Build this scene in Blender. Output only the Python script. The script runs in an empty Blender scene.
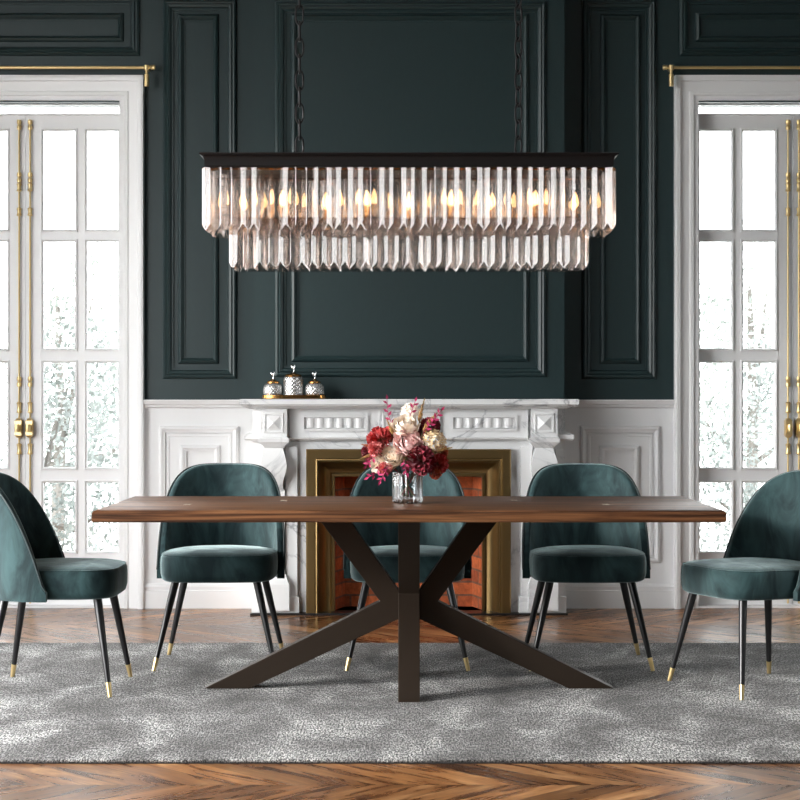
import bpy, math, random
from mathutils import Vector, Matrix
random.seed(7)
PI = math.pi
SC = bpy.context.scene
COL = SC.collection
F, CX, CY, H = 1812.0, 409.0, 400.0, 1.176

def P(px, py, Y):
    """photo pixel at distance Y -> world point"""
    return Vector(((px - CX) * Y / F, Y, H + (CY - py) * Y / F))

# ------------------------------------------------------------------ helpers
class MB:
    def __init__(s): s.v = []; s.f = []; s.m = []; s.mi = 0
    def add(s, vs, fs):
        o = len(s.v); s.v += [tuple(v) for v in vs]
        s.f += [tuple(i + o for i in f) for f in fs]; s.m += [s.mi] * len(fs)
        return s
    def box(s, x0, x1, y0, y1, z0, z1):
        return s.add([(x0,y0,z0),(x1,y0,z0),(x1,y1,z0),(x0,y1,z0),(x0,y0,z1),(x1,y0,z1),(x1,y1,z1),(x0,y1,z1)],
                     [(3,2,1,0),(4,5,6,7),(0,1,5,4),(1,2,6,5),(2,3,7,6),(3,0,4,7)])
    def tube(s, pts, r, n=10, closed=False, cap=True):
        pts = [Vector(p) for p in pts]; m = len(pts)
        rs = r if isinstance(r, (list, tuple)) else [r] * m
        vs = []; up = None
        for i, p in enumerate(pts):
            if closed: t = pts[(i+1) % m] - pts[(i-1) % m]
            else: t = pts[min(i+1, m-1)] - pts[max(i-1, 0)]
            t.normalize()
            if up is None: up = t.orthogonal().normalized()
            up = (up - t * up.dot(t)).normalized(); sd = t.cross(up)
            for k in range(n):
                a = 2 * PI * k / n
                vs.append(p + (up * math.cos(a) + sd * math.sin(a)) * rs[i])
        fs = []
        for i in range(m if closed else m - 1):
            j = (i + 1) % m
            for k in range(n):
                fs.append((i*n+k, i*n+(k+1) % n, j*n+(k+1) % n, j*n+k))
        if cap and not closed:
            fs.append(tuple(range(n-1, -1, -1))); fs.append(tuple((m-1)*n+k for k in range(n)))
        return s.add(vs, fs)
    def lathe(s, prof, n=32, c=(0,0,0), rfun=None, cap=True):
        vs = []; fs = []
        for i, (r, z) in enumerate(prof):
            for k in range(n):
                a = 2 * PI * k / n
                rr = rfun(r, z, a) if rfun else r
                vs.append((c[0] + rr * math.cos(a), c[1] + rr * math.sin(a), c[2] + z))
        for i in range(len(prof) - 1):
            for k in range(n):
                fs.append((i*n+k, i*n+(k+1) % n, (i+1)*n+(k+1) % n, (i+1)*n+k))
        if cap:
            fs.append(tuple(range(n-1, -1, -1))); fs.append(tuple((len(prof)-1)*n+k for k in range(n)))
        return s.add(vs, fs)
    def frame(s, x0, x1, z0, z1, y, prof, U=False):
        """mitred moulding swept round a rectangle in the XZ plane; prof = (inset, out); U leaves the bottom side open"""
        vs = []; fs = []; n = len(prof)
        for (u, o) in prof:
            zb = z0 if U else z0 + u
            vs += [(x0+u, y-o, zb), (x0+u, y-o, z1-u), (x1-u, y-o, z1-u), (x1-u, y-o, zb)]
        for i in range(n - 1):
            for k in range(3 if U else 4):
                a, b = i*4+k, i*4+(k+1) % 4
                fs.append((a, b, b+4, a+4))
        return s.add(vs, fs)
    def loft(s, rows):
        """rows = (z, x0, x1, yfront, yback) stacked rectangles"""
        vs = []; fs = []
        for (z, x0, x1, yf, yb) in rows: vs += [(x0,yf,z),(x1,yf,z),(x1,yb,z),(x0,yb,z)]
        for i in range(len(rows)-1):
            for k in range(4):
                a, b = i*4+k, i*4+(k+1) % 4
                fs.append((a, b, b+4, a+4))
        fs.append((3,2,1,0)); e = (len(rows)-1)*4; fs.append((e,e+1,e+2,e+3))
        return s.add(vs, fs)
    def grid(s, fn, nu, nv):
        vs = [fn(i/nu, j/nv) for j in range(nv+1) for i in range(nu+1)]
        fs = [(j*(nu+1)+i, j*(nu+1)+i+1, (j+1)*(nu+1)+i+1, (j+1)*(nu+1)+i) for j in range(nv) for i in range(nu)]
        return s.add(vs, fs)
    def build(s, name, mat, parent=None, smooth=False, bevel=0, fix=True, ang=40):
        me = bpy.data.meshes.new(name); me.from_pydata(s.v, [], s.f); me.update()
        mats = mat if isinstance(mat, (list, tuple)) else [mat]
        for m in mats: me.materials.append(m)
        if len(mats) > 1: me.polygons.foreach_set('material_index', s.m)
        if fix:
            import bmesh
            bm = bmesh.new(); bm.from_mesh(me); bmesh.ops.recalc_face_normals(bm, faces=bm.faces); bm.to_mesh(me); bm.free()
        o = bpy.data.objects.new(name, me); COL.objects.link(o)
        if smooth:
            me.polygons.foreach_set('use_smooth', [True] * len(me.polygons))
            if ang: me.set_sharp_from_angle(angle=math.radians(ang))
        if bevel:
            b = o.modifiers.new('bevel', 'BEVEL'); b.width = bevel; b.segments = 2; b.limit_method = 'ANGLE'
        if parent: o.parent = parent
        return o

def thing(name, label, cat, loc=(0,0,0), rz=0, group=None):
    o = bpy.data.objects.new(name, None); COL.objects.link(o)
    o.empty_display_size = .1
    o.location = loc; o.rotation_euler = (0,0,rz); o['label'] = label; o['category'] = cat
    if group: o['group'] = group
    return o
def tag(o, label, cat, group=None):
    o['label'] = label; o['category'] = cat
    if group: o['group'] = group
    return o
def struct(o): o['kind'] = 'structure'; return o
def sname(name, loc=(0,0,0)):
    o = bpy.data.objects.new(name, None); COL.objects.link(o); o.location = loc; return struct(o)
def kids(o): return [c for c in bpy.data.objects if c.parent == o]
def dup(o, label=None, loc=None, rz=None, parent=None):
    c = o.copy(); COL.objects.link(c)
    if parent: c.parent = parent
    if label: c['label'] = label
    if loc is not None: c.location = loc
    if rz is not None: c.rotation_euler = (0,0,rz)
    for k in kids(o): dup(k, parent=c)
    return c

# ------------------------------------------------------------------ materials
class NT:
    def __init__(s, name):
        s.mat = bpy.data.materials.new(name); s.mat.use_nodes = True
        s.t = s.mat.node_tree; s.t.nodes.clear()
        s.out = s.t.nodes.new('ShaderNodeOutputMaterial')
    def n(s, typ, **kw):
        nd = s.t.nodes.new('ShaderNode' + typ)
        for k, v in kw.items():
            if k.startswith('_'): setattr(nd, k[1:], v)
            else: s.set(nd.inputs[k.replace('__', ' ')], v)
        return nd
    def set(s, sock, v):
        if isinstance(v, bpy.types.NodeSocket): s.t.links.new(v, sock)
        elif isinstance(v, bpy.types.Node): s.t.links.new(v.outputs[0], sock)
        else:
            if isinstance(v, tuple) and len(v) == 3 and sock.type == 'RGBA': v = v + (1,)
            sock.default_value = v
    def math(s, op, a, b=0.0, c=None):
        nd = s.t.nodes.new('ShaderNodeMath'); nd.operation = op
        s.set(nd.inputs[0], a); s.set(nd.inputs[1], b)
        if c is not None: s.set(nd.inputs[2], c)
        return nd.outputs[0]
    def ramp(s, fac, stops, interp='LINEAR'):
        nd = s.t.nodes.new('ShaderNodeValToRGB'); s.set(nd.inputs[0], fac)
        cr = nd.color_ramp; cr.interpolation = interp
        while len(cr.elements) < len(stops): cr.elements.new(.5)
        for e, (p, c) in zip(cr.elements, stops): e.position = p; e.color = (c + (1,)) if len(c) == 3 else c
        return nd.outputs[0]
    def mix(s, fac, a, b, blend='MIX'):
        nd = s.t.nodes.new('ShaderNodeMix'); nd.data_type = 'RGBA'; nd.blend_type = blend
        s.set(nd.inputs[0], fac); s.set(nd.inputs[6], a); s.set(nd.inputs[7], b); return nd.outputs[2]
    def noise(s, vec, scale, detail=3, rough=.5, dist=0):
        nd = s.n('TexNoise', Scale=scale, Detail=detail, Roughness=rough, Distortion=dist)
        if vec is not None: s.set(nd.inputs['Vector'], vec)
        return nd.outputs[0]
    def obj(s): return s.n('TexCoord').outputs['Object']
    def world(s): return s.n('NewGeometry').outputs['Position']
    def scale(s, vec, sc):
        nd = s.t.nodes.new('ShaderNodeVectorMath'); nd.operation = 'MULTIPLY'
        s.set(nd.inputs[0], vec); nd.inputs[1].default_value = sc; return nd.outputs[0]
    def bump(s, h, strength=.3, dist=.01):
        return s.n('Bump', Height=h, Strength=strength, Distance=dist).outputs[0]
    def pbr(s, **kw):
        p = s.t.nodes.new('ShaderNodeBsdfPrincipled')
        for k, v in kw.items(): s.set(p.inputs[k.replace('__', ' ')], v)
        s.t.links.new(p.outputs[0], s.out.inputs[0]); return s.mat
def lin(r, g, b):
    f = lambda c: (c/255/12.92) if c/255 <= .04045 else ((c/255+.055)/1.055)**2.4
    return (f(r), f(g), f(b))
def plain(name, col, rough=.5, metal=0, **kw):
    t = NT(name); return t.pbr(Base__Color=col, Roughness=rough, Metallic=metal, **kw)

def m_green():
    t = NT('green_paint'); v = t.world()
    n = t.noise(t.scale(v, (1,1,.35)), 60, 3)
    return t.pbr(Base__Color=t.mix(n, (.0120,.0275,.0295), (.0150,.034,.0365)), Roughness=.42, Normal=t.bump(n, .08, .004))
def m_white(name='white_paint', c=.80):
    t = NT(name); n = t.noise(t.world(), 40, 3)
    return t.pbr(Base__Color=(c, c, c*1.005), Roughness=.4, Normal=t.bump(n, .04, .003))
def m_marble():
    t = NT('white_marble'); v = t.obj()
    w = t.noise(v, 2.6, 6, .6, .9)
    vein = t.math('ABSOLUTE', t.math('SUBTRACT', w, .5))
    k = t.ramp(vein, [(0, (.36,.37,.39)), (.012, (.62,.62,.63)), (.035, (.80,.80,.80)), (1, (.84,.84,.84))])
    m = t.noise(v, 1.3, 2)
    k = t.mix(t.ramp(m, [(.42, (0,0,0)), (.62, (1,1,1))]), (.82,.82,.82), k)
    return t.pbr(Base__Color=k, Roughness=.25)
def m_floor():
    t = NT('chevron_oak'); v = t.world(); sp = t.n('SeparateXYZ', Vector=v)
    X, Y = sp.outputs[0], sp.outputs[1]
    W = .786; p = .125 * math.sqrt(2)
    tt = t.math('DIVIDE', t.math('SUBTRACT', Y, 5.535), W)
    tri = t.math('PINGPONG', t.math('ADD', tt, 40.0), 1.0)
    vv = t.math('ADD', X, t.math('MULTIPLY', tri, W))
    q = t.math('DIVIDE', vv, p)
    idx = t.math('FLOOR', q); fr = t.math('FRACT', q); row = t.math('FLOOR', tt)
    rnd = t.n('TexWhiteNoise', _noise_dimensions='2D', Vector=t.n('CombineXYZ', X=idx, Y=row).outputs[0])
    sgn = t.math('SUBTRACT', t.math('MULTIPLY', t.math('MODULO', t.math('ADD', row, 40.0), 2.0), 2.0), 1.0)
    along = t.math('ADD', X, t.math('MULTIPLY', sgn, Y))
    gv = t.n('CombineXYZ', X=t.math('MULTIPLY', along, 1.1), Y=t.math('MULTIPLY', vv, 6.5), Z=t.math('MULTIPLY', rnd.outputs[0], 37.0)).outputs[0]
    g1 = t.noise(gv, 1.6, 5, .6, 1.2)
    gv2 = t.n('CombineXYZ', X=t.math('MULTIPLY', along, 3.0), Y=t.math('MULTIPLY', vv, 60.0), Z=t.math('MULTIPLY', rnd.outputs[0], 17.0)).outputs[0]
    g2 = t.noise(gv2, 1.5, 3, .6)
    base = t.ramp(g1, [(.3, lin(60,36,21)), (.44, lin(122,80,48)), (.56, lin(160,112,70)), (.7, lin(198,154,108))])
    tone = t.ramp(rnd.outputs[0], [(0, (.42,.38,.35)), (.5, (.85,.82,.8)), (1, (1.3,1.28,1.24))])
    c = t.mix(1.0, base, tone, 'MULTIPLY')
    c = t.mix(1.0, c, t.ramp(g2, [(.3, (.7,.68,.66)), (.6, (1.06,1.06,1.06))]), 'MULTIPLY')
    gap = t.math('LESS_THAN', t.math('MINIMUM', fr, t.math('SUBTRACT', 1.0, fr)), .016)
    seam = t.math('LESS_THAN', t.math('MINIMUM', tri, t.math('SUBTRACT', 1.0, tri)), .0035)
    gp = t.math('MAXIMUM', gap, seam)
    c = t.mix(t.math('MULTIPLY', gp, .75), c, lin(38,24,15))
    h = t.math('SUBTRACT', t.math('MULTIPLY', g2, .3), gp)
    return t.pbr(Base__Color=c, Roughness=t.math('ADD', t.math('MULTIPLY', g1, .25), .16), Normal=t.bump(h, .12, .003), Specular__IOR__Level=.42)
def m_rug():
    t = NT('grey_rug_pile'); v = t.world()
    a = t.noise(t.scale(v, (1.5,.8,1)), 2.6, 5, .6, .5)
    b = t.noise(t.scale(v, (1,.24,1)), 165, 2, .8)
    c2 = t.noise(t.scale(v, (.9,.4,1)), 14, 3, .6)
    base = t.ramp(a, [(.34, (.078,.073,.07)), (.5, (.17,.164,.16)), (.64, (.335,.33,.322))])
    c = t.mix(1.0, base, t.ramp(b, [(.41, (.06,.06,.06)), (.5, (.80,.80,.80)), (.59, (2.5,2.5,2.5))]), 'MULTIPLY')
    c = t.mix(1.0, c, t.ramp(c2, [(.3, (.75,.75,.75)), (.7, (1.2,1.2,1.2))]), 'MULTIPLY')
    return t.pbr(Base__Color=c, Roughness=.95, Normal=t.bump(b, .6, .012), Sheen__Weight=.1)
def m_wood(name, dark, mid, light, sc=1.0):
    t = NT(name); v = t.obj(); sp = t.n('SeparateXYZ', Vector=v)
    yz = t.math('ADD', sp.outputs[1], sp.outputs[2])
    plank = t.math('FLOOR', t.math('DIVIDE', t.math('ADD', sp.outputs[1], 5.0), .166))
    off = t.n('TexWhiteNoise', _noise_dimensions='1D', W=plank)
    gv = t.n('CombineXYZ', X=t.math('ADD', t.math('MULTIPLY', sp.outputs[0], .7), t.math('MULTIPLY', off.outputs[0], 9.0)), Y=t.math('MULTIPLY', sp.outputs[1], 10.0), Z=t.math('MULTIPLY', sp.outputs[2], 26.0)).outputs[0]
    g = t.noise(gv, 1.8, 5, .62, .8)
    gv2 = t.n('CombineXYZ', X=t.math('MULTIPLY', sp.outputs[0], 3.0), Y=t.math('MULTIPLY', sp.outputs[1], 90.0), Z=t.math('MULTIPLY', sp.outputs[2], 150.0)).outputs[0]
    g2 = t.noise(gv2, 1.4, 3, .6)
    c = t.ramp(g, [(.36, dark), (.5, mid), (.66, light)])
    c = t.mix(1.0, c, t.ramp(g2, [(.3, (.7,.68,.66)), (.65, (1.08,1.08,1.08))]), 'MULTIPLY')
    return t.pbr(Base__Color=c, Roughness=t.math('ADD', t.math('MULTIPLY', g2, .2), .34), Normal=t.bump(g2, .1, .002), Specular__IOR__Level=.3)
def m_velvet():
    t = NT('teal_velvet'); v = t.obj()
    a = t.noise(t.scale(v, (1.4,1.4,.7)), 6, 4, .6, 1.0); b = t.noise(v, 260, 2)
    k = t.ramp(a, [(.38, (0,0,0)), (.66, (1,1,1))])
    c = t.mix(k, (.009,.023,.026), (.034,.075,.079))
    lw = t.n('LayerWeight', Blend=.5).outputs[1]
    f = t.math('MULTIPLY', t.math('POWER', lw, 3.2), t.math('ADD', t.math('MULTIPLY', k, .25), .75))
    c = t.mix(f, c, (.30,.40,.405))  # pale sheen at grazing angles mixed into the base colour
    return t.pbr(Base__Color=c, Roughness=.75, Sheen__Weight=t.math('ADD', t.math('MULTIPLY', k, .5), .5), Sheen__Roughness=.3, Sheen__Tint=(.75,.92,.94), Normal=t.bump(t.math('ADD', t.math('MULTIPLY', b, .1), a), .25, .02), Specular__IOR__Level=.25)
def m_brick():
    t = NT('red_brick'); v = t.obj(); sp = t.n('SeparateXYZ', Vector=v)
    q = t.n('CombineXYZ', X=t.math('ADD', sp.outputs[0], sp.outputs[1]), Y=sp.outputs[2]).outputs[0]
    br = t.n('TexBrick', Vector=q, Scale=1.0, Color1=lin(196,104,58), Color2=lin(140,66,40), Mortar=lin(120,88,72))
    br.inputs['Mortar Size'].default_value = .006; br.inputs['Brick Width'].default_value = .2; br.inputs['Row Height'].default_value = .075
    br.inputs['Bias'].default_value = -.2
    n = t.noise(v, 30, 4, .65)
    c = t.mix(1.0, br.outputs[0], t.ramp(n, [(.3, (.6,.55,.5)), (.7, (1.25,1.2,1.15))]), 'MULTIPLY')
    return t.pbr(Base__Color=c, Roughness=.85, Normal=t.bump(t.math('ADD', t.math('MULTIPLY', br.outputs[1], -1.0), t.math('MULTIPLY', n, .4)), .5, .008))
def m_glass(name, tint, gloss, rough=.02, fres=1.45, gcol=(1,1,1)):
    t = NT(name)
    fr = t.n('Fresnel', IOR=fres)
    fac = t.math('MINIMUM', t.math('ADD', fr.outputs[0], gloss), 1.0)
    a = t.n('BsdfTransparent', Color=tint); b = t.n('BsdfGlossy', Color=gcol, Roughness=rough)
    m = t.t.nodes.new('ShaderNodeMixShader'); t.set(m.inputs[0], fac)
    t.t.links.new(a.outputs[0], m.inputs[1]); t.t.links.new(b.outputs[0], m.inputs[2])
    t.t.links.new(m.outputs[0], t.out.inputs[0]); return t.mat
def m_crystal():
    t = NT('smoky_crystal')
    fr = t.n('Fresnel', IOR=1.5)
    fac = t.math('MINIMUM', t.math('ADD', fr.outputs[0], .0), 1.0)
    g = t.n('BsdfGlass', Color=(.92,.88,.86), IOR=1.5, Roughness=0.0); tr = t.n('BsdfTransparent', Color=(.86,.83,.81))
    m0 = t.t.nodes.new('ShaderNodeMixShader'); m0.inputs[0].default_value = .55
    t.t.links.new(g.outputs[0], m0.inputs[1]); t.t.links.new(tr.outputs[0], m0.inputs[2])
    b = t.n('BsdfGlossy', Color=(.96,.94,.93), Roughness=.07)
    m = t.t.nodes.new('ShaderNodeMixShader'); t.set(m.inputs[0], fac)
    t.t.links.new(m0.outputs[0], m.inputs[1]); t.t.links.new(b.outputs[0], m.inputs[2])
    t.t.links.new(m.outputs[0], t.out.inputs[0]); return t.mat
def m_emit(name, col, st):
    t = NT(name); e = t.n('Emission', Color=col, Strength=st); t.t.links.new(e.outputs[0], t.out.inputs[0]); return t.mat
def m_leaf(name, c1, c2):
    t = NT(name); n = t.noise(t.obj(), 3.0, 3)
    c = t.mix(n, c1, c2)
    return t.pbr(Base__Color=c, Roughness=.6)
def m_petal(name, c1, c2, c3):
    t = NT(name); n = t.noise(t.obj(), 55, 3, .6)
    return t.pbr(Base__Color=t.ramp(n, [(.3, c1), (.5, c2), (.7, c3)]), Roughness=.7, Sheen__Weight=.2)

GREEN = m_green(); WHITE = m_white(); DOORLIT = m_white('door_paint_lit', .88); MARBLE = m_marble(); FLOOR = m_floor(); RUG = m_rug()  # door white raised above the wall white, glare put into its colour
CEIL = m_white('ceiling_paint', .45)
WALNUT = m_wood('walnut', lin(54,33,21), lin(98,64,41), lin(136,94,62))
VELVET = m_velvet(); BRICK = m_brick()
BRONZE = plain('dark_bronze', lin(58,48,40), .38, .6)
BLACKM = plain('black_metal', lin(34,32,33), .45, .6)
BLACKW = plain('black_lacquer', (.012,.012,.013), .3)
BRASS = plain('brass', lin(232,206,150), .36, .9)
ABRASS = plain('antique_brass', lin(142,117,76), .3, .85)
GOLD = plain('gold', lin(190,140,80), .22, 1)
CRYS = m_crystal()
GLASS = m_glass('window_glass', (.97,.98,.98), 0.0)
VASEG = m_glass('ribbed_glass', (.86,.87,.88), .05, .03)
SILVER = plain('mercury_glass', (.62,.61,.60), .22, .75)
PIPING = plain('dark_piping', (.012,.025,.027), .6)
HEARTH = plain('black_stone', (.018,.017,.017), .3)
BULB = m_emit('bulb_glow', (1,.60,.27), 9)
CANDLE = plain('candle_sleeve', lin(220,205,180), .5)

# ------------------------------------------------------------------ room shell
WY = 10.245                       # back wall plane
BY = 10.0                         # chimney breast front
RX, FY, CZ = 3.7, -2.2, 3.75      # half width, front wall, ceiling
KW = WY / F
zq = lambda py, Y=WY: H + (CY - py) * Y / F
WCX = 2.185                       # doors' centre
OW, OT = .553, zq(102)            # opening half width, opening top
RAIL = 1.135
def wall_piece(m, x0, x1, z0, z1, y0=WY, y1=WY+.2):
    if z0 < RAIL < z1:
        m.mi = 1; m.box(x0, x1, y0, y1, z0, RAIL); m.mi = 0; m.box(x0, x1, y0, y1, RAIL, z1)
    else:
        m.mi = 0; m.box(x0, x1, y0, y1, z0, z1)
m = MB()
wall_piece(m, -RX, -WCX-OW, 0, CZ); wall_piece(m, -WCX+OW, WCX-OW, 0, CZ); wall_piece(m, WCX+OW, RX, 0, CZ)
wall_piece(m, -WCX-OW, -WCX+OW, OT, CZ); wall_piece(m, WCX-OW, WCX+OW, OT, CZ)
struct(m.build('wall_back', [GREEN, WHITE]))
BX = .857
m = MB(); m.box(-BX, BX, BY, WY-.001, 1.0, CZ-.002)
struct(m.build('wall_chimney', GREEN))
m = MB(); m.box(-RX-.2, RX+.2, FY-.2, WY+.6, -.1, 0); struct(m.build('floor', FLOOR))
m = MB(); m.box(-RX-.2, RX+.2, FY-.2, WY+.2, CZ, CZ+.1); struct(m.build('ceiling', CEIL))
# left wall: two tall openings;  right wall: one unseen opening added for fill light;  front wall: closed
LWIN = [(2.6, 7.6), (8.5, 8.95)]; LZ = (.25, 3.3)
m = MB(); ys = [FY] + [q for w in LWIN for q in w] + [WY+.2]
for i in range(0, len(ys), 2): m.box(-RX-.2, -RX, ys[i], ys[i+1], 0, CZ)
for a, b in LWIN: m.box(-RX-.2, -RX, a, b, 0, LZ[0]); m.box(-RX-.2, -RX, a, b, LZ[1], CZ)
struct(m.build('wall_left', GREEN))
RFILL = (5.8, 6.6); RZ = (1.1, 3.1)
m = MB(); m.box(RX, RX+.2, FY, RFILL[0], 0, CZ); m.box(RX, RX+.2, RFILL[1], WY+.2, 0, CZ)
m.box(RX, RX+.2, RFILL[0], RFILL[1], 0, RZ[0]); m.box(RX, RX+.2, RFILL[0], RFILL[1], RZ[1], CZ); struct(m.build('wall_right', GREEN))
m = MB(); m.box(-RX-.2, RX+.2, FY-.2, FY, 0, CZ); struct(m.build('wall_front', GREEN))

# panel mouldings on the walls
tn = [0]
def trim(mb, mat, **kw):
    tn[0] += 1; return struct(mb.build('trim_%d' % tn[0], mat, **kw))
OUTP = [(0,0),(.004,.016),(.014,.024),(.024,.020),(.030,.028),(.044,.022),(.050,.010),(.060,.010),(.060,0)]
INP = [(0,0),(.006,.014),(.018,.022),(.030,.014),(.034,.006),(.040,.006),(.040,0)]
WP = [(0,0),(.004,.018),(.016,.026),(.030,.016),(.036,.016),(.036,0)]
def pframe(px0, px1, py0, py1, Y, prof, mat):
    a = P(px0, py1, Y); b = P(px1, py0, Y)
    m = MB(); m.frame(a.x, b.x, a.z, b.z, Y, prof); trim(m, mat, smooth=True, ang=30)
for sx in (0, 1):
    mx = (lambda p: p) if sx == 0 else (lambda p: 819 - p)
    def pf(a, b, t, bt, pr, mat, Y=WY):
        q = sorted((mx(a), mx(b))); pframe(q[0], q[1], t, bt, Y, pr, mat)
    pf(163, 237, 0, 379, OUTP, GREEN); pf(178, 219, 14, 364, INP, GREEN)
    pf(-95, 140, -6, 56, OUTP, GREEN); pf(-78, 124, 13, 42, INP, GREEN)
    pf(159, 239, 426, 563, WP, WHITE); pf(166, 232, 433, 556, [(0,0),(.004,.008),(.016,.008),(.02,0)], WHITE); pf(180, 220, 445, 544, WP, WHITE)
pframe(275, 546, 2, 377, BY, OUTP, GREEN); pframe(291, 529, 14, 362, BY, INP, GREEN)
# chair rail and baseboards
for s, nm in ((-1, 'left'), (1, 'right')):
    xa, xb = sorted((s*(WCX-.687), s*(BX+.002)))
    m = MB(); m.loft([(1.131,xa,xb,WY-.012,WY),(1.137,xa,xb,WY-.022,WY),(1.148,xa,xb,WY-.026,WY),(1.152,xa,xb,WY-.04,WY),(1.172,xa,xb,WY-.05,WY),(1.178,xa,xb,WY-.046,WY)])
    trim(m, WHITE)
    m = MB(); m.loft([(0,xa,xb,WY-.028,WY),(.10,xa,xb,WY-.028,WY),(.104,xa,xb,WY-.02,WY),(.122,xa,xb,WY-.024,WY),(.134,xa,xb,WY-.016,WY),(.138,xa,xb,WY-.004,WY)])
    struct(m.build('baseboard_' + nm, WHITE))

# ------------------------------------------------------------------ french doors
def cremone():
    r = MB(); r.tube([(0,0,.02),(0,0,2.75)], .0055, 8)
    for z in (.12, 2.74, 2.44, 1.28): r.lathe([(.0,-.03),(.012,-.028),(.014,-.01),(.009,0),(.014,.01),(.012,.028),(0,.03)], 10, (0,0,z), cap=False)
    for z0, z1 in ((1.10,1.165), (.865,.93), (2.22,2.27), (2.36,2.41)):
        r.lathe([(.008,0),(.015,.006),(.011,.02),(.011,z1-z0-.02),(.015,z1-z0-.006),(.008,z1-z0)], 10, (0,0,z0))
    return r
def handle_mb():
    r = MB(); r.loft([(.962,-.009,.009,-.018,.02),(.976,-.019,.019,-.03,.02),(1.058,-.019,.019,-.03,.02),(1.072,-.009,.009,-.018,.02)])
    r.tube([(0,-.02,1.017),(0,-.05,1.017)], .009, 10)
    r.lathe([(.001,-.02),(.012,-.022),(.015,0),(.012,.022),(.001,.02)], 14, (0,-.06,1.017))
    return r
def french_doors(n, cx):
    root = sname('door_%d' % n, (cx, 0, 0))
    # casing with stepped profile
    c = MB(); c.frame(-.688, .688, 0, zq(76.5), WY, [(0,0),(0,.05),(.012,.054),(.03,.05),(.034,.034),(.06,.030),(.085,.022),(.09,.030),(.108,.030),(.112,.018),(.137,.018),(.139,-.16)], U=True)
    c.build('casing', DOORLIT, root, smooth=True, ang=30)
    Y0, Y1 = WY+.07, WY+.115
    zz = lambda py: H + (CY - py) * Y0 / F
    tb = MB(); tb.box(-OW-.02, OW+.02, Y0-.02, Y1+.02, zz(116), zz(114)); tb.box(-OW-.02, OW+.02, Y0, Y1, OT-.006, OT+.05)
    tb.build('transom_bar', DOORLIT, root)
    tp = MB(); tp.box(-OW-.02, OW+.02, Y0+.02, Y0+.026, zz(114), OT); tp.build('transom_pane', GLASS, root)
    rows = [(128,232),(239,351),(360,470),(480,554)]
    for s in (-1, 1):
        X = lambda d: s * d          # d = distance from the meeting line
        def bx(mb, d0, d1, y0, y1, z0, z1):
            a, b = sorted((X(d0), X(d1))); mb.box(a, b, y0, y1, z0, z1)
        lf = MB(); top = zz(116)
        bx(lf, .002, .088, Y0, Y1, .012, top); bx(lf, .543, .60, Y0, Y1, .012, top)
        bx(lf, .088, .543, Y0, Y1, zz(128), top); bx(lf, .088, .543, Y0, Y1, .012, zz(554))
        leaf = lf.build('door_leaf', DOORLIT, root)
        for (a, b) in ((.07, .022), (.012, .006)): pass
        mu = MB(); bx(mu, .297, .336, Y0+.004, Y1-.004, zz(554), zz(128))
        for (t0, b0), (t1, b1) in zip(rows[:-1], rows[1:]):
            for d0, d1 in ((.088, .297), (.336, .543)): bx(mu, d0, d1, Y0+.004, Y1-.004, zz(t1), zz(b0))
        mu.build('glazing_bars', DOORLIT, leaf)
        bd = MB()
        for t0, b0 in rows:
            for d0, d1 in ((.088, .297), (.336, .543)):
                a, b = sorted((X(d0), X(d1)))
                bd.frame(a, b, zz(b0), zz(t0), Y0, [(0,-.006),(.0,.005),(.006,.007),(.014,-.002),(.016,-.02)])
        bd.build('glazing_bead', DOORLIT, leaf)
        if True:
            pm = MB(); a, b = sorted((X(.13), X(.5))); pm.frame(a, b, .1, zz(554)-.06, Y0, WP); pm.build('lower_panel', DOORLIT, leaf)
        gl = MB(); bx(gl, .08, .55, Y0+.024, Y0+.029, zz(556), zz(126)); gl.build('glass_pane', GLASS, leaf)
        cr = cremone(); cr.v = [(x + s*.031, y + Y0-.016, z) for x, y, z in cr.v]; cr.build('cremone_bolt', BRASS, leaf, smooth=True)
        hd = handle_mb(); hd.v = [(x + s*.031, y + Y0-.016, z) for x, y, z in hd.v]; hd.build('door_handle', BRASS, leaf, smooth=True, ang=30)
    th = MB(); th.box(-OW, OW, WY-.01, WY+.2, .0005, .012); th.build('threshold', DOORLIT, root)
french_doors(1, -WCX); french_doors(2, WCX)

# curtain rods
def curtain_rod(cx, label):
    t = thing('curtain_rod', label, 'curtain rod', (cx, WY-.09, P(0, 67.5, WY-.09).z), 0, 'curtain rods above the glass doors')
    r = MB(); r.tube([(-.735,0,0),(.735,0,0)], .0088, 12); r.build('rod', BRASS, t, smooth=True)
    for s in (-1, 1):
        f = MB(); f.tube([(s*.735,0,0),(s*.739,0,0),(s*.745,0,0),(s*.757,0,0),(s*.763,0,0),(s*.765,0,0)], [.008,.015,.013,.016,.012,.003], 12); f.build('finial', BRASS, t, smooth=True)
        b = MB(); b.tube([(s*.715,0,0),(s*.715,.09,-.0)], .008, 10); b.tube([(s*.715,0,.012),(s*.715,0,-.014)], .016, 12)
        b.tube([(s*.715,.0,-.01),(s*.715,.0,-.035),(s*.715,.0,-.04),(s*.715,.0,-.105)], [.008,.008,.014,.013], 12)
        b.lathe([(.001,0),(.03,.0),(.03,.008),(.001,.008)], 16, (0,0,0)) if False else None
        b.build('bracket', BRASS, t, smooth=True)
curtain_rod(-WCX, 'thin brass curtain rod above the left white glass doors')
curtain_rod(WCX, 'thin brass curtain rod above the right white glass doors')

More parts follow.
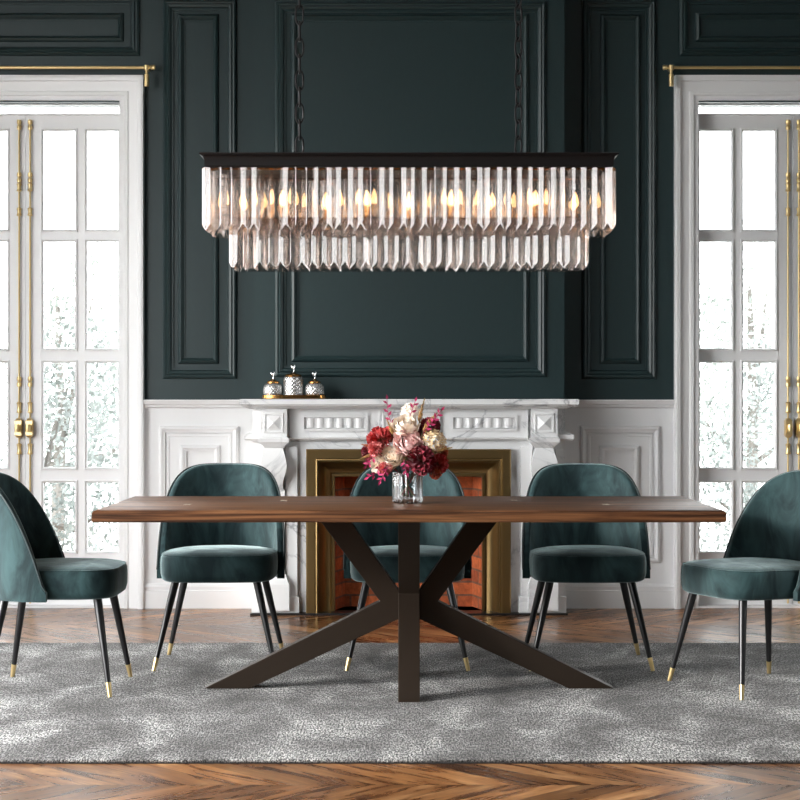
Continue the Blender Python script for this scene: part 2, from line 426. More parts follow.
# ------------------------------------------------------------------ fireplace
fp = thing('fireplace', 'white veined marble fireplace with brass inner frame and brick firebox', 'fireplace', (0, 0, 0))
sh = MB(); hw = .918
sh.loft([(1.128,-hw+.05,hw-.05,9.85,BY-.001),(1.136,-hw+.03,hw-.03,9.83,BY-.001),(1.142,-hw+.012,hw-.012,9.80,BY-.001),(1.150,-hw+.01,hw-.01,9.795,BY-.001),(1.152,-hw,hw,9.78,BY-.001),(1.176,-hw,hw,9.78,BY-.001),(1.181,-hw+.005,hw-.005,9.785,BY-.001)])
# breast is inset: shelf wraps its sides a little
sh.build('mantel_shelf', MARBLE, fp)
SY = 9.95
ox0, ox1, otz = P(306,0,SY).x, P(511,0,SY).x, P(0,449,SY).z
sb = MB()
sb.box(-BX, ox0+.004, SY, BY+.2, .012, 1.128); sb.box(ox1-.004, BX, SY, BY+.2, .012, 1.128); sb.box(ox0+.004, ox1-.004, SY, BY, otz-.004, 1.128)
sb.build('surround', MARBLE, fp)
fz = MB(); a = P(290,437,9.92); b = P(528,409,9.92); fz.box(a.x, b.x, 9.92, SY, a.z, b.z)
fz.loft([(a.z-.022,a.x,b.x,9.93,SY),(a.z-.012,a.x,b.x,9.905,SY),(a.z-.002,a.x,b.x,9.90,SY),(a.z,a.x,b.x,9.915,SY)])
frieze = fz.build('frieze', MARBLE, fp)
for (q0, q1) in ((302, 368), (451, 517)):
    fl = MB(); a = P(q0,431,9.92); b = P(q1,415,9.92)
    fl.frame(a.x, b.x, a.z, b.z, 9.92, [(0,0),(0,.016),(.012,.016),(.014,.004)])
    n = 6; w = (b.x-a.x-.04)/n
    for i in range(n):
        xx = a.x+.02+w*(i+.5)
        fl.tube([(xx,9.925,a.z+.018),(xx,9.925,b.z-.018)], w*.38, 12)
    fl.build('fluted_panel', MARBLE, frieze, smooth=True)
kb = MB(); a = P(379,441,9.9); b = P(440,409,9.9); kb.box(a.x, b.x, 9.895, SY, a.z, b.z); kb.frame(a.x+.015, b.x-.015, a.z+.015, b.z-.015, 9.895, [(0,0),(.006,.01),(.016,.008),(.02,0)])
kb.build('centre_block', MARBLE, frieze, bevel=.003)
for s in (-1, 1):
    X0, X1 = .664, .808
    def L(rows): return [(z, *(sorted((s*xa, s*xb))), yf, SY) for (z, xa, xb, yf) in rows]
    pm = MB()
    pz = lambda py: H + (CY-py)*9.85/F
    pm.loft(L([(pz(437),X0,X1,9.855),(pz(409),X0,X1,9.855)]))
    pm.loft(L([(pz(448),X0+.02,X1-.02,9.87),(pz(445.5),X0+.01,X1-.01,9.855),(pz(442),X0-.012,X1+.012,9.84),(pz(438.5),X0-.012,X1+.012,9.838),(pz(437),X0,X1,9.85)]))
    # scroll corbel
    rows = []
    for i in range(17):
        u = i/16; py = 448 + 42*u
        wv = .012*math.cos(u*2*PI*1.0+.5); dv = .05*math.sin(u*PI*.9+.3)
        rows.append((pz(py), X0+.012+wv, X1-.012-wv, 9.89-dv*1.1))
    pm.loft(L(rows[::-1]))
    pm.loft(L([(pz(578),X0+.015,X1-.015,9.90),(pz(490),X0+.015,X1-.015,9.90)]))
    pm.loft(L([(.03,X0-.012,X1+.004,9.86),(pz(585),X0-.012,X1+.004,9.86),(pz(582),X0-.004,X1,9.868),(pz(575),X0+.01,X1-.008,9.89)]))
    pl = pm.build('pilaster', MARBLE, fp)
    rs = MB(); cxp = s*(X0+X1)/2; hz = pz(423); hh = .042
    rs.frame(cxp-.056, cxp+.056, hz-.056, hz+.056, 9.855, [(0,0),(.004,.008),(.012,.008),(.014,0)])
    rs.add([(cxp-hh,9.855,hz-hh),(cxp+hh,9.855,hz-hh),(cxp+hh,9.855,hz+hh),(cxp-hh,9.855,hz+hh),(cxp,9.83,hz)], [(0,1,4),(1,2,4),(2,3,4),(3,0,4)])
    rs.build('rosette', MARBLE, pl)
    # side cornice and outer flank behind the pilaster
    fk = MB()
    fk.loft(L([(pz(441),X1-.02,BX+.035,9.905),(pz(439),X1-.02,BX+.045,9.895),(pz(435),X1-.02,BX+.045,9.895),(pz(433),X1-.02,BX+.02,9.92)]))
    fk.box(*sorted((s*(X1-.005), s*(BX-.012))), 9.93, SY, .03, pz(450))
    fk.box(*sorted((s*(.612), s*(X0+.01))), 9.92, SY, .03, pz(447))
    fk.build('flank', MARBLE, pl)
    pb = MB(); pb.box(*sorted((s*(BX+.004), s*(.60))), 9.905, SY, .012, .10); pb.build('plinth', MARBLE, pl, bevel=.003)
bf = MB(); a = P(306.5,0,9.94).x; b = P(510.5,0,9.94).x
bf.frame(a, b, .012, otz, SY, [(0,0),(0,.05),(.006,.055),(.048,.055),(.052,.048),(.056,.05),(.062,.05),(.066,.03),(.07,.03),(.078,.0),(.10,-.035),(.125,-.055),(.136,-.058),(.138,-.045),(.152,-.045),(.154,-.06),(.154,-.09)], U=True)
bf.build('brass_frame', ABRASS, fp, smooth=True, ang=28)
fx0, fx1, fzt = a+.15, b-.15, otz-.15
fb = MB(); yb = WY-.015; yf = SY+.085
fb.add([(fx0,yf,.012),(fx0+.05,yb,.012),(fx0+.05,yb,fzt),(fx0,yf,fzt),(fx1,yf,.012),(fx1-.05,yb,.012),(fx1-.05,yb,fzt),(fx1,yf,fzt)], [(0,1,2,3),(1,5,6,2),(5,4,7,6),(3,2,6,7),(0,4,5,1)])
fb.build('firebox', BRICK, fp, fix=False)
hs = MB(); hs.box(-BX-.01, BX+.01, 9.885, WY-.03, .0005, .012); hs.build('hearth_slab', HEARTH, fp)

# jars on a tray on the mantel
tz = 1.182; JY = 9.86
tl = P(262,0,JY).x; tr_ = P(326,0,JY).x; tc = (tl+tr_)/2
t = thing('tray', 'long brass tray holding three jars on the white mantel shelf', 'tray', (tc, JY, tz))
m = MB(); rx = (tr_-tl)/2
def oval(hx, hy, z, n=40):
    return [(hx*math.copysign(abs(math.cos(2*PI*k/n))**.6, math.cos(2*PI*k/n)), hy*math.copysign(abs(math.sin(2*PI*k/n))**.6, math.sin(2*PI*k/n)), z) for k in range(n)]
rings = [oval(rx-.012,.05,0),oval(rx,.06,.004),oval(rx,.06,.02),oval(rx-.004,.056,.022),oval(rx-.008,.052,.02),oval(rx-.01,.05,.012)]
n = 40; m.add([p for r in rings for p in r], [(i*n+k, i*n+(k+1)%n, (i+1)*n+(k+1)%n, (i+1)*n+k) for i in range(len(rings)-1) for k in range(n)]+[tuple(range(n-1,-1,-1)), tuple(5*n+k for k in range(n))])
m.build('tray_body', GOLD, t, smooth=True)
def jar(px, label, r, h, round_, nm='jar'):
    j = thing(nm, label, 'jar', (P(px,0,JY).x, JY, tz+.0125), 0, 'silver jars on the mantel tray')
    prof = []
    N = 26
    for i in range(N+1):
        u = i/N
        if round_: rr = r*(1-abs(2*u-.95)**3.0*.25)
        else: rr = r*(1-.10*max(0,(u-.8)/.2)**2-.06*max(0,(.1-u)/.1)**2)
        prof.append((rr, u*h))
    q = lambda rr, z, a: rr + .0035*(abs(math.sin(a*10+z*150))*abs(math.sin(a*10-z*150)))
    m = MB(); m.lathe(prof, 120, (0,0,0), q); m.build('jar_body', SILVER, j, smooth=True, ang=0)
    lr = prof[-1][0]*.9
    m = MB(); m.lathe([(lr*.9,h-.002),(lr*1.05,h+.001),(lr*1.08,h+.007),(lr,h+.012),(lr*.45,h+.018),(.008,h+.026)], 32)
    ld = m.build('lid', GOLD, j, smooth=True)
    m = MB(); m.tube([(0,0,h+.024),(.004,0,h+.036),(-.003,0,h+.046),(-.008,0,h+.056),(-.010,0,h+.062)], [.005,.004,.006,.006,.003], 10)
    m.tube([(0,0,h+.040),(.005,0,h+.050),(.008,0,h+.060),(.007,0,h+.066)], [.004,.006,.006,.002], 10)
    m.build('lid_knob', plain('chrome', (.8,.8,.8), .12, 1), ld, smooth=True)
jar(273, 'small round silver quilted jar at the left end of the mantel tray', .051, .071, True)
jar(293.5, 'tall straight silver quilted jar in the middle of the mantel tray', .052, .108, False)
jar(314.5, 'small round silver quilted jar at the right end of the mantel tray', .051, .071, True)

# ------------------------------------------------------------------ rug
RT = .012
m = MB()
m.box(-2.35, 2.35, 5.86, 8.69, .003, RT); rug = m.build('rug', [RUG], bevel=.004)
rug = None
for o in list(COL.objects):
    if o.name == 'rug': rug = o
rt = thing('area_rug', 'large mottled grey pile rug under the dining table', 'rug', (0, 7.3, 0))
rug.name = 'pile'; rug.parent = rt; rug.location = (0, -7.3, 0)
m = MB(); m.box(-2.353, 2.353, -1.444, 1.393, .0005, .0035); m.build('binding', plain('dark_binding', (.02,.02,.02), .8), rt)

# ------------------------------------------------------------------ table
TY = 7.35; TT = .760
tb = thing('dining_table', 'long walnut dining table on crossed dark bronze legs', 'table', (0, TY, RT))
TT -= RT; TL = 1.2; TD = .5
m = MB()
rows = [(TT-.047,.004,.004),(TT-.043,0,0),(TT-.012,0,0),(TT-.004,.006,.006),(TT,.016,.016)]
m.loft([(z, -TL+i, TL-i, -TD+j, TD-j) for z, i, j in rows]); top = m.build('tabletop', WALNUT, tb, smooth=True, ang=25)
BOWTIE = plain('pale_mark', (.8,.72,.6), .25)  # small pale bow-tie pieces on the tabletop
for (px, py) in ((187.5,504.5),(284,500.4),(514,500.2),(605.5,504.3)):
    Yp = (H-.760)*F/(py-CY); xp = (px-CX)*Yp/F
    m = MB(); hw_, hh_ = .013, .035
    y = Yp-TY
    m.add([(xp-hw_,y-hh_,TT+.0006),(xp,y-.008,TT+.0006),(xp+hw_,y-hh_,TT+.0006),(xp+hw_,y+hh_,TT+.0006),(xp,y+.008,TT+.0006),(xp-hw_,y+hh_,TT+.0006)]
          + [(xp-hw_,y-hh_,TT-.004),(xp,y-.008,TT-.004),(xp+hw_,y-hh_,TT-.004),(xp+hw_,y+hh_,TT-.004),(xp,y+.008,TT-.004),(xp-hw_,y+hh_,TT-.004)],
          [(0,1,4,5),(1,2,3,4)]+[(k,(k+1)%6,(k+1)%6+6,k+6) for k in range(6)])
    m.build('bow_tie_mark', BOWTIE, top)
HZ = H-194*7.30/F - RT       # hub height
HZ = .405
def beam(dirx, diry, foot, topin, w, hb, name='leg'):
    """one bent leg: foot on the floor -> hub -> underside of the top; flat bar of width w across, hb thick"""
    d = Vector((dirx, diry, 0)); n = Vector((-diry, dirx, 0)); zt = TT-.047
    m = MB()
    def quad4(a_in, a_out, b_in, b_out):
        vs = []
        for (rr, z) in (a_in, a_out, b_out, b_in):
            for sgn in (-1, 1): vs.append(d*rr + n*(sgn*w/2) + Vector((0,0,z)))
        m.add(vs, [(0,2,4,6),(1,7,5,3),(0,1,3,2),(2,3,5,4),(4,5,7,6),(6,7,1,0)])
    fi, fo = foot; ti, to = topin
    quad4((fi,0),(fo,0),(.0,HZ-.062+.00),(.0,HZ+.04))          # lower
    quad4((.0,HZ-.04),(.0,HZ+.03),(to,zt),(ti,zt)) if False else None
    return m, quad4
for dx, dy in ((-1,0),(1,0),(0,-1),(0,1)):
    side = dx != 0
    m, q = (None, None)
    d = Vector((dx,dy,0)); n = Vector((-dy,dx,0)); zt = TT-.046; w = .085
    fo, fi = (.828, .645) if side else (.375, .262)
    to, ti = (.377, .254) if side else (.36, .245)
    m = MB()
    prof = [(fi,0),(fo,0),(.046,HZ+.0),(to,zt),(ti,zt),(-.02,HZ+.02 if side else HZ),(-.02,HZ-.03)]
    if side: prof = [(fi,0),(fo,0),(.117,.352),(to,zt),(ti,zt),(.0,.335),(.0,.300)]
    else:    prof = [(fi,0),(fo,0),(.11,HZ-.015),(to,zt),(ti,zt),(.0,HZ-.03),(.0,HZ-.09)]
    k = len(prof)
    m.add([d*r + n*(-w/2) + Vector((0,0,z)) for r, z in prof] + [d*r + n*(w/2) + Vector((0,0,z)) for r, z in prof],
          [tuple(range(k)), tuple(range(2*k-1, k-1, -1))] + [(i, (i+1)%k, (i+1)%k+k, i+k) for i in range(k)])
    m.build('leg', BRONZE, tb, bevel=.0025)
m = MB(); m.box(-.28,.28,-.28,.28,TT-.051,TT-.046); m.build('mounting_plate', BLACKM, tb)

# ------------------------------------------------------------------ chairs
def make_chair(label, loc, rz):
    t = thing('dining_chair', label, 'chair', loc, rz, 'teal velvet dining chairs round the table')
    zb, ztop = .385-RT, .880-RT
    A, B, TH = .283, .275, .032
    frac = lambda c: .08 + .92*(1-(1-max(0,c))**2.1)
    def pt(phi, z, inset):
        lean = .10*max(0, z-.42)**1.0 * max(0, math.cos(phi))
        puff = 0
        x = (A-inset)*math.sin(phi); y = (B-inset)*math.cos(phi)
        # sides run a little forward of the centre line
        return Vector((x, y - .02 + lean + puff, z))
    NU, NV = 56, 18
    phis = [(-92 + 184*(.5-.5*math.cos(PI*i/NU)*1.0))*PI/180 if False else (-92+184*i/NU)*PI/180 for i in range(NU+1)]
    m = MB(); vs = []; prof = []
    # section from outer bottom up over the rim and down the inside
    for j in range(NV+1): prof.append(('o', j/NV))
    prof += [('r', -.35), ('r', 0), ('r', .35)]
    for j in range(NV, -1, -1): prof.append(('i', j/NV))
    K = len(prof)
    for phi in phis:
        ze = zb + (ztop-zb)*frac(math.cos(phi))
        for kind, u in prof:
            if kind == 'o': vs.append(pt(phi, zb+(ze-.008-zb)*u, 0))
            elif kind == 'i':
                pad = .012*math.sin(PI*min(1,u))*max(0,math.cos(phi))
                vs.append(pt(phi, zb+(ze-.008-zb)*u, TH+pad))
            else: vs.append(pt(phi, ze + (.0 if u else .003), TH/2 + u*TH*.9))
    fs = [(i*K+k, i*K+k+1, (i+1)*K+k+1, (i+1)*K+k) for i in range(NU) for k in range(K-1)]
    fs += [(i*K, (i+1)*K, (i+1)*K+K-1, i*K+K-1) for i in range(NU)]
    fs += [tuple(range(K)), tuple(range(NU*K+K-1, NU*K-1, -1))]
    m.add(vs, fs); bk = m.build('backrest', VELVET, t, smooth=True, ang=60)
    m = MB(); rim = [pt(phi, zb + (ztop-zb)*frac(math.cos(phi)) + .001, .002) for phi in phis]
    m.tube(rim, .0045, 8); m.build('piping', PIPING, bk, smooth=True)
    # seat
    def plan(a, off):
        c, s_ = math.cos(a), math.sin(a)
        hx = .251-off
        if s_ <= 0: n_, hy = 4.2, .275-off
        else: n_, hy = 2.1, .225-off
        r = (abs(c)**n_ + abs(s_)**n_)**(-1/n_)
        return c*r*hx, s_*r*hy - .012
    zs = [(.040,.388),(.014,.390),(.004,.398),(-.001,.42),(-.002,.465),(.0,.492),(.006,.503),(.018,.510),(.06,.518),(.11,.523),(.17,.526),(.22,.527)]
    n = 64; vs = []
    for off, z in zs:
        for k in range(n): x, y = plan(2*PI*k/n, off); vs.append((x, y, z-RT))
    fs = [(i*n+k, i*n+(k+1)%n, (i+1)*n+(k+1)%n, (i+1)*n+k) for i in range(len(zs)-1) for k in range(n)]
    fs += [tuple(range(n-1,-1,-1)), tuple((len(zs)-1)*n+k for k in range(n))]
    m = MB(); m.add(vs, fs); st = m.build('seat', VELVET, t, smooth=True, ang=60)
    m = MB(); m.tube([(*plan(2*PI*k/n, .006), .503-RT) for k in range(n)], .0032, 6, closed=True); m.build('piping', VELVET, st, smooth=True)
    for sx in (-1, 1):
        for sy in (-1, 1):
            topp = Vector((sx*.175, -.012+sy*(.165 if sy > 0 else .20), .395-RT)); ft = Vector((sx*.262, -.012+sy*(.232 if sy > 0 else .265), 0))
            at = lambda u: topp.lerp(ft, u)
            m = MB(); m.tube([at(0), at(.3), at(.86)], [.0175,.0155,.0105], 14); lg = m.build('leg', BLACKW, t, smooth=True)
            m = MB(); m.tube([at(.855), at(1)], [.0112,.0085], 14); m.build('ferrule', BRASS, lg, smooth=True)
    return t
c0 = make_chair('teal velvet dining chair behind the table, between the left glass doors and the fireplace', (P(221,0,8.05).x, 8.06, RT), 0)
dup(c0, 'teal velvet dining chair behind the table, centred in front of the brick firebox', (P(407.5,0,8.1).x, 8.06, RT), 0)
dup(c0, 'teal velvet dining chair behind the table, between the fireplace and the right glass doors', (P(586,0,8.05).x, 8.06, RT), 0)
dup(c0, 'teal velvet dining chair in side view at the left end of the table', (-1.448, 7.36, RT), PI/2)
dup(c0, 'teal velvet dining chair standing at an angle at the right end of the table', (1.438, 7.385, RT), math.radians(-66))

# ------------------------------------------------------------------ chandelier
ch = thing('chandelier', 'long two-tier smoky crystal chandelier with black frame and lit candle bulbs', 'chandelier', (0, TY, 0))
zf0, zf1 = 2.100, 2.150
m = MB()
prof = [(2.098,.0),(2.104,.004),(2.125,.004),(2.138,.010),(2.146,.022),(2.152,.024),(2.154,.018)]
m.loft([(z, -.805-o, .805+o, -.182-o, .182+o) for z, o in prof]); m.build('frame', BLACKM, ch, smooth=True, ang=30)
def prism_mb(mb, x, y, ang, z0, z1, w=.0415, d=.0165, h=.026, jit=0):
    """triangular crystal with its ridge facing outwards along ang, foot cut to a triangular facet"""
    ca, sa = math.cos(ang), math.sin(ang)
    def q(u, v, z): return (x + u*ca - v*sa, y + u*sa + v*ca, z)     # v<0 is outward for ang=0 (towards -y)
    k = .2
    vs = [q(-w/2,0,z1), q(w/2,0,z1), q(0,-d,z1), q(-w/2,0,z0+.006), q(w/2,0,z0+.006), q(0,-d,z0+h), q(-w*.5,-.003,z0), q(w*.5,-.003,z0)]
    vs = [q(-w/2,0,z1), q(w/2,0,z1), q(0,-d,z1-.004), q(-w/2,0,z0), q(w/2,0,z0), q(0,-d,z0+h)]
    mb.add(vs, [(0,1,2),(3,5,4),(0,3,4,1),(1,4,5,2),(2,5,3,0)])
rp = random.Random(3)
def tier(hx, hy, z0, z1, nx, ny):
    front = []
    for i in range(nx): front.append((-hx + 2*hx*(i+.5)/nx, -hy, 0))
    ends = []
    for s in (-1, 1):
        for i in range(ny): ends.append((s*hx, -hy + 2*hy*(i+.5)/ny, -PI/2 if s < 0 else PI/2))
    rear = [(-hx + 2*hx*(i+.5)/nx, hy, PI) for i in range(nx)]
    return [(x, y, a, z0, z1) for x, y, a in front], [(x, y, a, z0, z1) for x, y, a in ends], [(x, y, a, z0, z1) for x, y, a in rear]
f1, e1, r1 = tier(.806, .170, 1.848, 2.100, 38, 7)
f2, e2, r2 = tier(.706, .095, 1.703, 1.905, 33, 4)
lone = f1 + f2 + e1[:] + e2[:]
lone, spare = lone[:100], lone[100:]
for (x, y, a, z0, z1) in lone:
    m = MB(); prism_mb(m, x, y, a + rp.uniform(-.085,.085), z0, z1); m.build('crystal_prism', CRYS, ch)
m = MB()
for (x, y, a, z0, z1) in spare + r1 + r2: prism_mb(m, x, y, a + rp.uniform(-.10,.10), z0, z1)
o = m.build('rear_prisms', CRYS, ch); o['kind'] = 'stuff'; o.name = 'rear_prism_curtain'
# rails the prisms hang from, inner frame, candles
m = MB()
for hx, hy, z in ((.806,.166,2.094), (.706,.091,1.902)):
    m.tube([(-hx,-hy,z),(hx,-hy,z),(hx,hy,z),(-hx,hy,z)], .006, 8, closed=True)
m.tube([(-.70,0,1.902),(.70,0,1.902)], .006, 8)
for x in (-.5,.5):
    m.tube([(x,-.09,1.902),(x,.09,1.902)], .005, 8); m.tube([(x,0,1.902),(x,0,2.1)], .005, 8)
m.build('inner_rail', GOLD, ch, smooth=True)
NB = 9
for i in range(NB):
    x = -.68 + 1.36*i/(NB-1); y = (-.045 if i % 2 else .045)
    m = MB(); m.lathe([(.012,1.905),(.018,1.91),(.012,1.916),(.010,1.918),(.010,1.962)], 12, (x,y,0)); sk = m.build('candle_socket', GOLD, ch, smooth=True)
    m = MB(); m.lathe([(.006,1.962),(.012,1.972),(.014,1.985),(.010,2.002),(.004,2.018),(.001,2.024)], 12, (x,y,0)); m.build('bulb', BULB, sk, smooth=True)
for s in (-1, 1):
    x = s*.444
    m = MB(); m.lathe([(.03,2.153),(.03,2.158),(.012,2.162),(.008,2.175)], 16, (x,0,0)); cn = m.build('chain', BLACKM, ch, smooth=True)
    m = MB(); m.lathe([(.001,CZ-.04),(.03,CZ-.035),(.05,CZ-.01),(.05,CZ-.001)], 20, (x,0,0)); m.build('ceiling_canopy', BLACKM, ch, smooth=True)
    z = 2.168; i = 0
    while z < CZ-.04:
        a = PI*.5*(i % 2) + .35 + .2*s
        pts = []
        for k in range(20):
            b = 2*PI*k/20; u = .0155*math.cos(b); v = .040*math.copysign(abs(math.sin(b))**.75, math.sin(b))
            pts.append((x+u*math.cos(a), u*math.sin(a), z+.038+v))
        m = MB(); m.tube(pts, .0042, 7, closed=True); m.build('chain_link', BLACKM, cn, smooth=True)
        z += .0665; i += 1

# ------------------------------------------------------------------ vase and flowers
VY = 7.31; VC = P(407.5, 0, VY); VZ = .7606
vt = thing('vase', 'ribbed clear glass cylinder vase standing in the middle of the table', 'vase', (VC.x, VY, VZ))
def vr(r, z, a): return r*(1 + .07*abs(math.sin(a*9)) if r > .054 else 1)
m = MB(); hv = .124
m.lathe([(.001,.001),(.05,.0),(.056,.004),(.058,.012),(.058,hv-.006),(.0565,hv)], 168, rfun=vr, cap=False)
m.lathe([(.0535,hv),(.0525,hv-.004),(.0525,.018),(.001,.016)], 48, cap=False)
m.build('glass_body', VASEG, vt, smooth=True, fix=False, ang=50)
MP = {
 'pink': m_petal('pink_petal', lin(236,186,184), lin(246,214,210), lin(252,234,230)),
 'cream': m_petal('cream_petal', lin(238,214,188), lin(250,238,224), lin(254,248,242)),
 'crimson': m_petal('crimson_petal', lin(74,6,22), lin(128,14,40), lin(165,30,60)),
 'red': m_petal('red_petal', lin(150,28,36), lin(190,50,52), lin(214,84,78)),
 'tan': m_petal('tan_petal', lin(140,104,66), lin(206,176,132), lin(236,216,184)),
 'salmon': m_petal('salmon_petal', lin(190,84,92), lin(222,128,126), lin(240,176,168)),
 'rust': m_petal('rust_petal', lin(150,60,34), lin(190,92,58), lin(212,130,90)),
 'magenta': m_petal('magenta_leaf', lin(130,16,62), lin(172,26,86), lin(190,50,106)),
 'gold': m_petal('golden_plume', lin(120,84,36), lin(178,132,70), lin(214,176,112)),
 'stem': m_petal('stem_green', lin(74,84,52), lin(96,106,66), lin(120,124,84)),
}
VTOP = Vector((VC.x, VY, VZ+hv))
rf = random.Random(11)
def stem_pts(c):
    """from the bottom of the vase out through its mouth to the bloom"""
    base = Vector((VC.x + max(-.03, min(.03, -(c.x-VC.x)*.35)), VY + rf.uniform(-.025,.025), VZ+.03))
    mouth = Vector((VC.x + max(-.04, min(.04, (c.x-VC.x)*.5)), VY + max(-.035, min(.035, (c.y-VY)*.5)), VZ+hv+.003))
    return [base, base.lerp(mouth, .5), mouth, mouth.lerp(c, .55) + Vector((0,0,.006)), c]
def add_petal(mb, C, ax, ay, az, r, az_ang, th0, th1, width, ruffle=0.0, curl=0.0, nu=6, nv=6):
    """petal = patch of a bowl of radius r round axis az, from polar th0 (base) to th1 (tip)"""
    ph = rf.uniform(0, 6)
    def fn(u, v):
        th = th0 + (th1-th0)*v
        wv = width*(.35 + .65*math.sin(PI*min(1, v*.62+.12)))
        tip = 1 - (abs(2*u-1)**2.2)*.20*v
        a = az_ang + (u-.5)*wv
        rr = r*(1 + curl*v*v + ruffle*math.sin(u*9+ph)*v)
        th *= tip
        d = ax*(math.sin(th)*math.cos(a)) + ay*(math.sin(th)*math.sin(a)) - az*math.cos(th)
        return C + d*rr
    mb.grid(fn, nu, nv)
def bloom(name, label, cat, px, py, Y, rpx, mat, kind='rose', dirv=None, group='flowers in the glass vase'):
    c = P(px, py, Y); R = 1.1*rpx*Y/F
    t = thing(name, label, cat, c, 0, group)
    C = Vector((0,0,0))
    out = Vector((c.x-VC.x, -.11 + (c.y-VY)*.6, (c.z-VTOP.z)*.9)) if dirv is None else Vector(dirv)
    az = out.normalized(); ax = az.orthogonal().normalized(); ay = az.cross(ax)
    m = MB()
    if kind in ('rose', 'peony'):
        L = 6 if kind == 'rose' else 8
        for k in range(L):
            f = k/(L-1); r = R*(.26 + .74*f); n = int(3 + 3.4*f*(1.5 if kind == 'peony' else 1))
            for q in range(n):
                a = 2*PI*q/n + k*1.1 + rf.uniform(-.25,.25)
                add_petal(m, C, ax, ay, az, r*rf.uniform(.93,1.06), a, .15, (2.35 - .85*f)*rf.uniform(.93,1.07), 2.6*PI/n*.62*1.3, .03 if kind == 'rose' else .07, .02+.08*f)
    elif kind == 'ruffle':
        for q in range(85):
            th = math.acos(1 - 1.25*(q+.5)/85); a = q*2.39996
            d = (ax*math.cos(a)+ay*math.sin(a))*math.sin(th) + az*math.cos(th)
            s = d.orthogonal().normalized(); e = d.cross(s); rot = rf.uniform(0, 6.28)
            s2 = s*math.cos(rot)+e*math.sin(rot); e2 = d.cross(s2)
            w = R*rf.uniform(.26,.42); ph = rf.uniform(0,6); hh = R*rf.uniform(.9,1.08)
            def fn(u, v): return d*(R*.35 + (hh-R*.35)*v) + s2*((u-.5)*w*(.3+v)) + e2*(w*.22*math.sin(u*8+ph)*v)
            m.grid(fn, 5, 3)
    elif kind == 'cluster':
        for q in range(34):
            th = math.acos(1 - 1.2*(q+.5)/34); a = q*2.39996
            d = (ax*math.cos(a)+ay*math.sin(a))*math.sin(th) + az*math.cos(th)
            fc = d*R*rf.uniform(.72,.95); s = d.orthogonal().normalized(); e = d.cross(s)
            for p_ in range(5):
                b = 2*PI*p_/5 + q; dd = s*math.cos(b)+e*math.sin(b); ss = d.cross(dd); l = R*.34
                m.add([fc, fc+dd*l*.55+ss*l*.3+d*l*.2, fc+dd*l+d*l*.32, fc+dd*l*.55-ss*l*.3+d*l*.2], [(0,1,2,3)])
    m.build('petals', MP[mat], t, smooth=True, fix=False, ang=0)
    if kind != 'cluster':
        m = MB(); m.lathe([(R*.05,-R*.55),(R*.34,-R*.4),(R*.42,-R*.1)], 10, cap=False); cal = m.build('calyx', MP['stem'], t, smooth=True, fix=False)
        cal.rotation_euler = az.to_track_quat('Z', 'Y').to_euler()
    m = MB(); m.tube([p - c for p in stem_pts(c - az*R*.4)], .0024, 6); m.build('stem', MP['stem'], t, smooth=True)
    return t
bloom('peony', 'full pale pink peony in the centre of the bouquet', 'flower', 408, 440.5, 7.235, 13.5, 'pink', 'peony')
bloom('rose', 'open cream rose at the top of the bouquet, above the pink peony', 'flower', 405, 423, 7.28, 12.5, 'cream', 'rose')
bloom('rose', 'open cream rose at lower left of the bouquet, beside the vase rim', 'flower', 390, 456, 7.235, 11.5, 'cream', 'rose')
bloom('dahlia', 'large dark crimson ruffled flower over the right of the vase rim', 'flower', 421, 461, 7.235, 13.5, 'crimson', 'ruffle')
bloom('hydrangea', 'tan dried flower cluster on the right side of the bouquet', 'flower', 433, 442, 7.28, 12, 'tan', 'cluster')
bloom('carnation', 'soft red ruffled carnation on the left side of the bouquet', 'flower', 380, 440, 7.29, 12, 'red', 'ruffle')
bloom('carnation', 'dark crimson carnation at upper right behind the tan cluster', 'flower', 430, 427, 7.34, 9.5, 'crimson', 'ruffle')
bloom('carnation', 'red carnation low at the right edge of the bouquet', 'flower', 438, 464, 7.27, 9.5, 'red', 'ruffle')
bloom('carnation', 'crimson carnation low at the left edge of the bouquet', 'flower', 371, 452, 7.30, 8.5, 'crimson', 'ruffle')
bloom('rose', 'small cream bud hanging low at the left below the carnations', 'flower', 376, 464, 7.26, 8, 'cream', 'rose')
bloom('carnation', 'small rust orange bloom hanging lowest on the right', 'flower', 435, 473, 7.25, 6, 'rust', 'ruffle')
bloom('hydrangea', 'dusty cream flower cluster at the very top between the sprigs', 'flower', 410, 413, 7.36, 9, 'cream', 'cluster')
bloom('carnation', 'crimson carnation behind the pink peony on the left', 'flower', 392, 436, 7.36, 10, 'red', 'ruffle')
bloom('carnation', 'salmon pink frilly bloom at far left between the red carnation and the cream rose', 'flower', 376, 449, 7.25, 7.5, 'salmon', 'ruffle')
bloom('carnation', 'small salmon pink bloom hanging just left of the vase rim', 'flower', 386, 468, 7.245, 6.5, 'salmon', 'ruffle')
bloom('carnation', 'small crimson bloom between the tan cluster and the top cream rose', 'flower', 422, 432, 7.33, 7.5, 'crimson', 'ruffle')
bloom('carnation', 'rust orange bloom half hidden behind the tan cluster at right', 'flower', 441, 452, 7.30, 7, 'rust', 'ruffle')
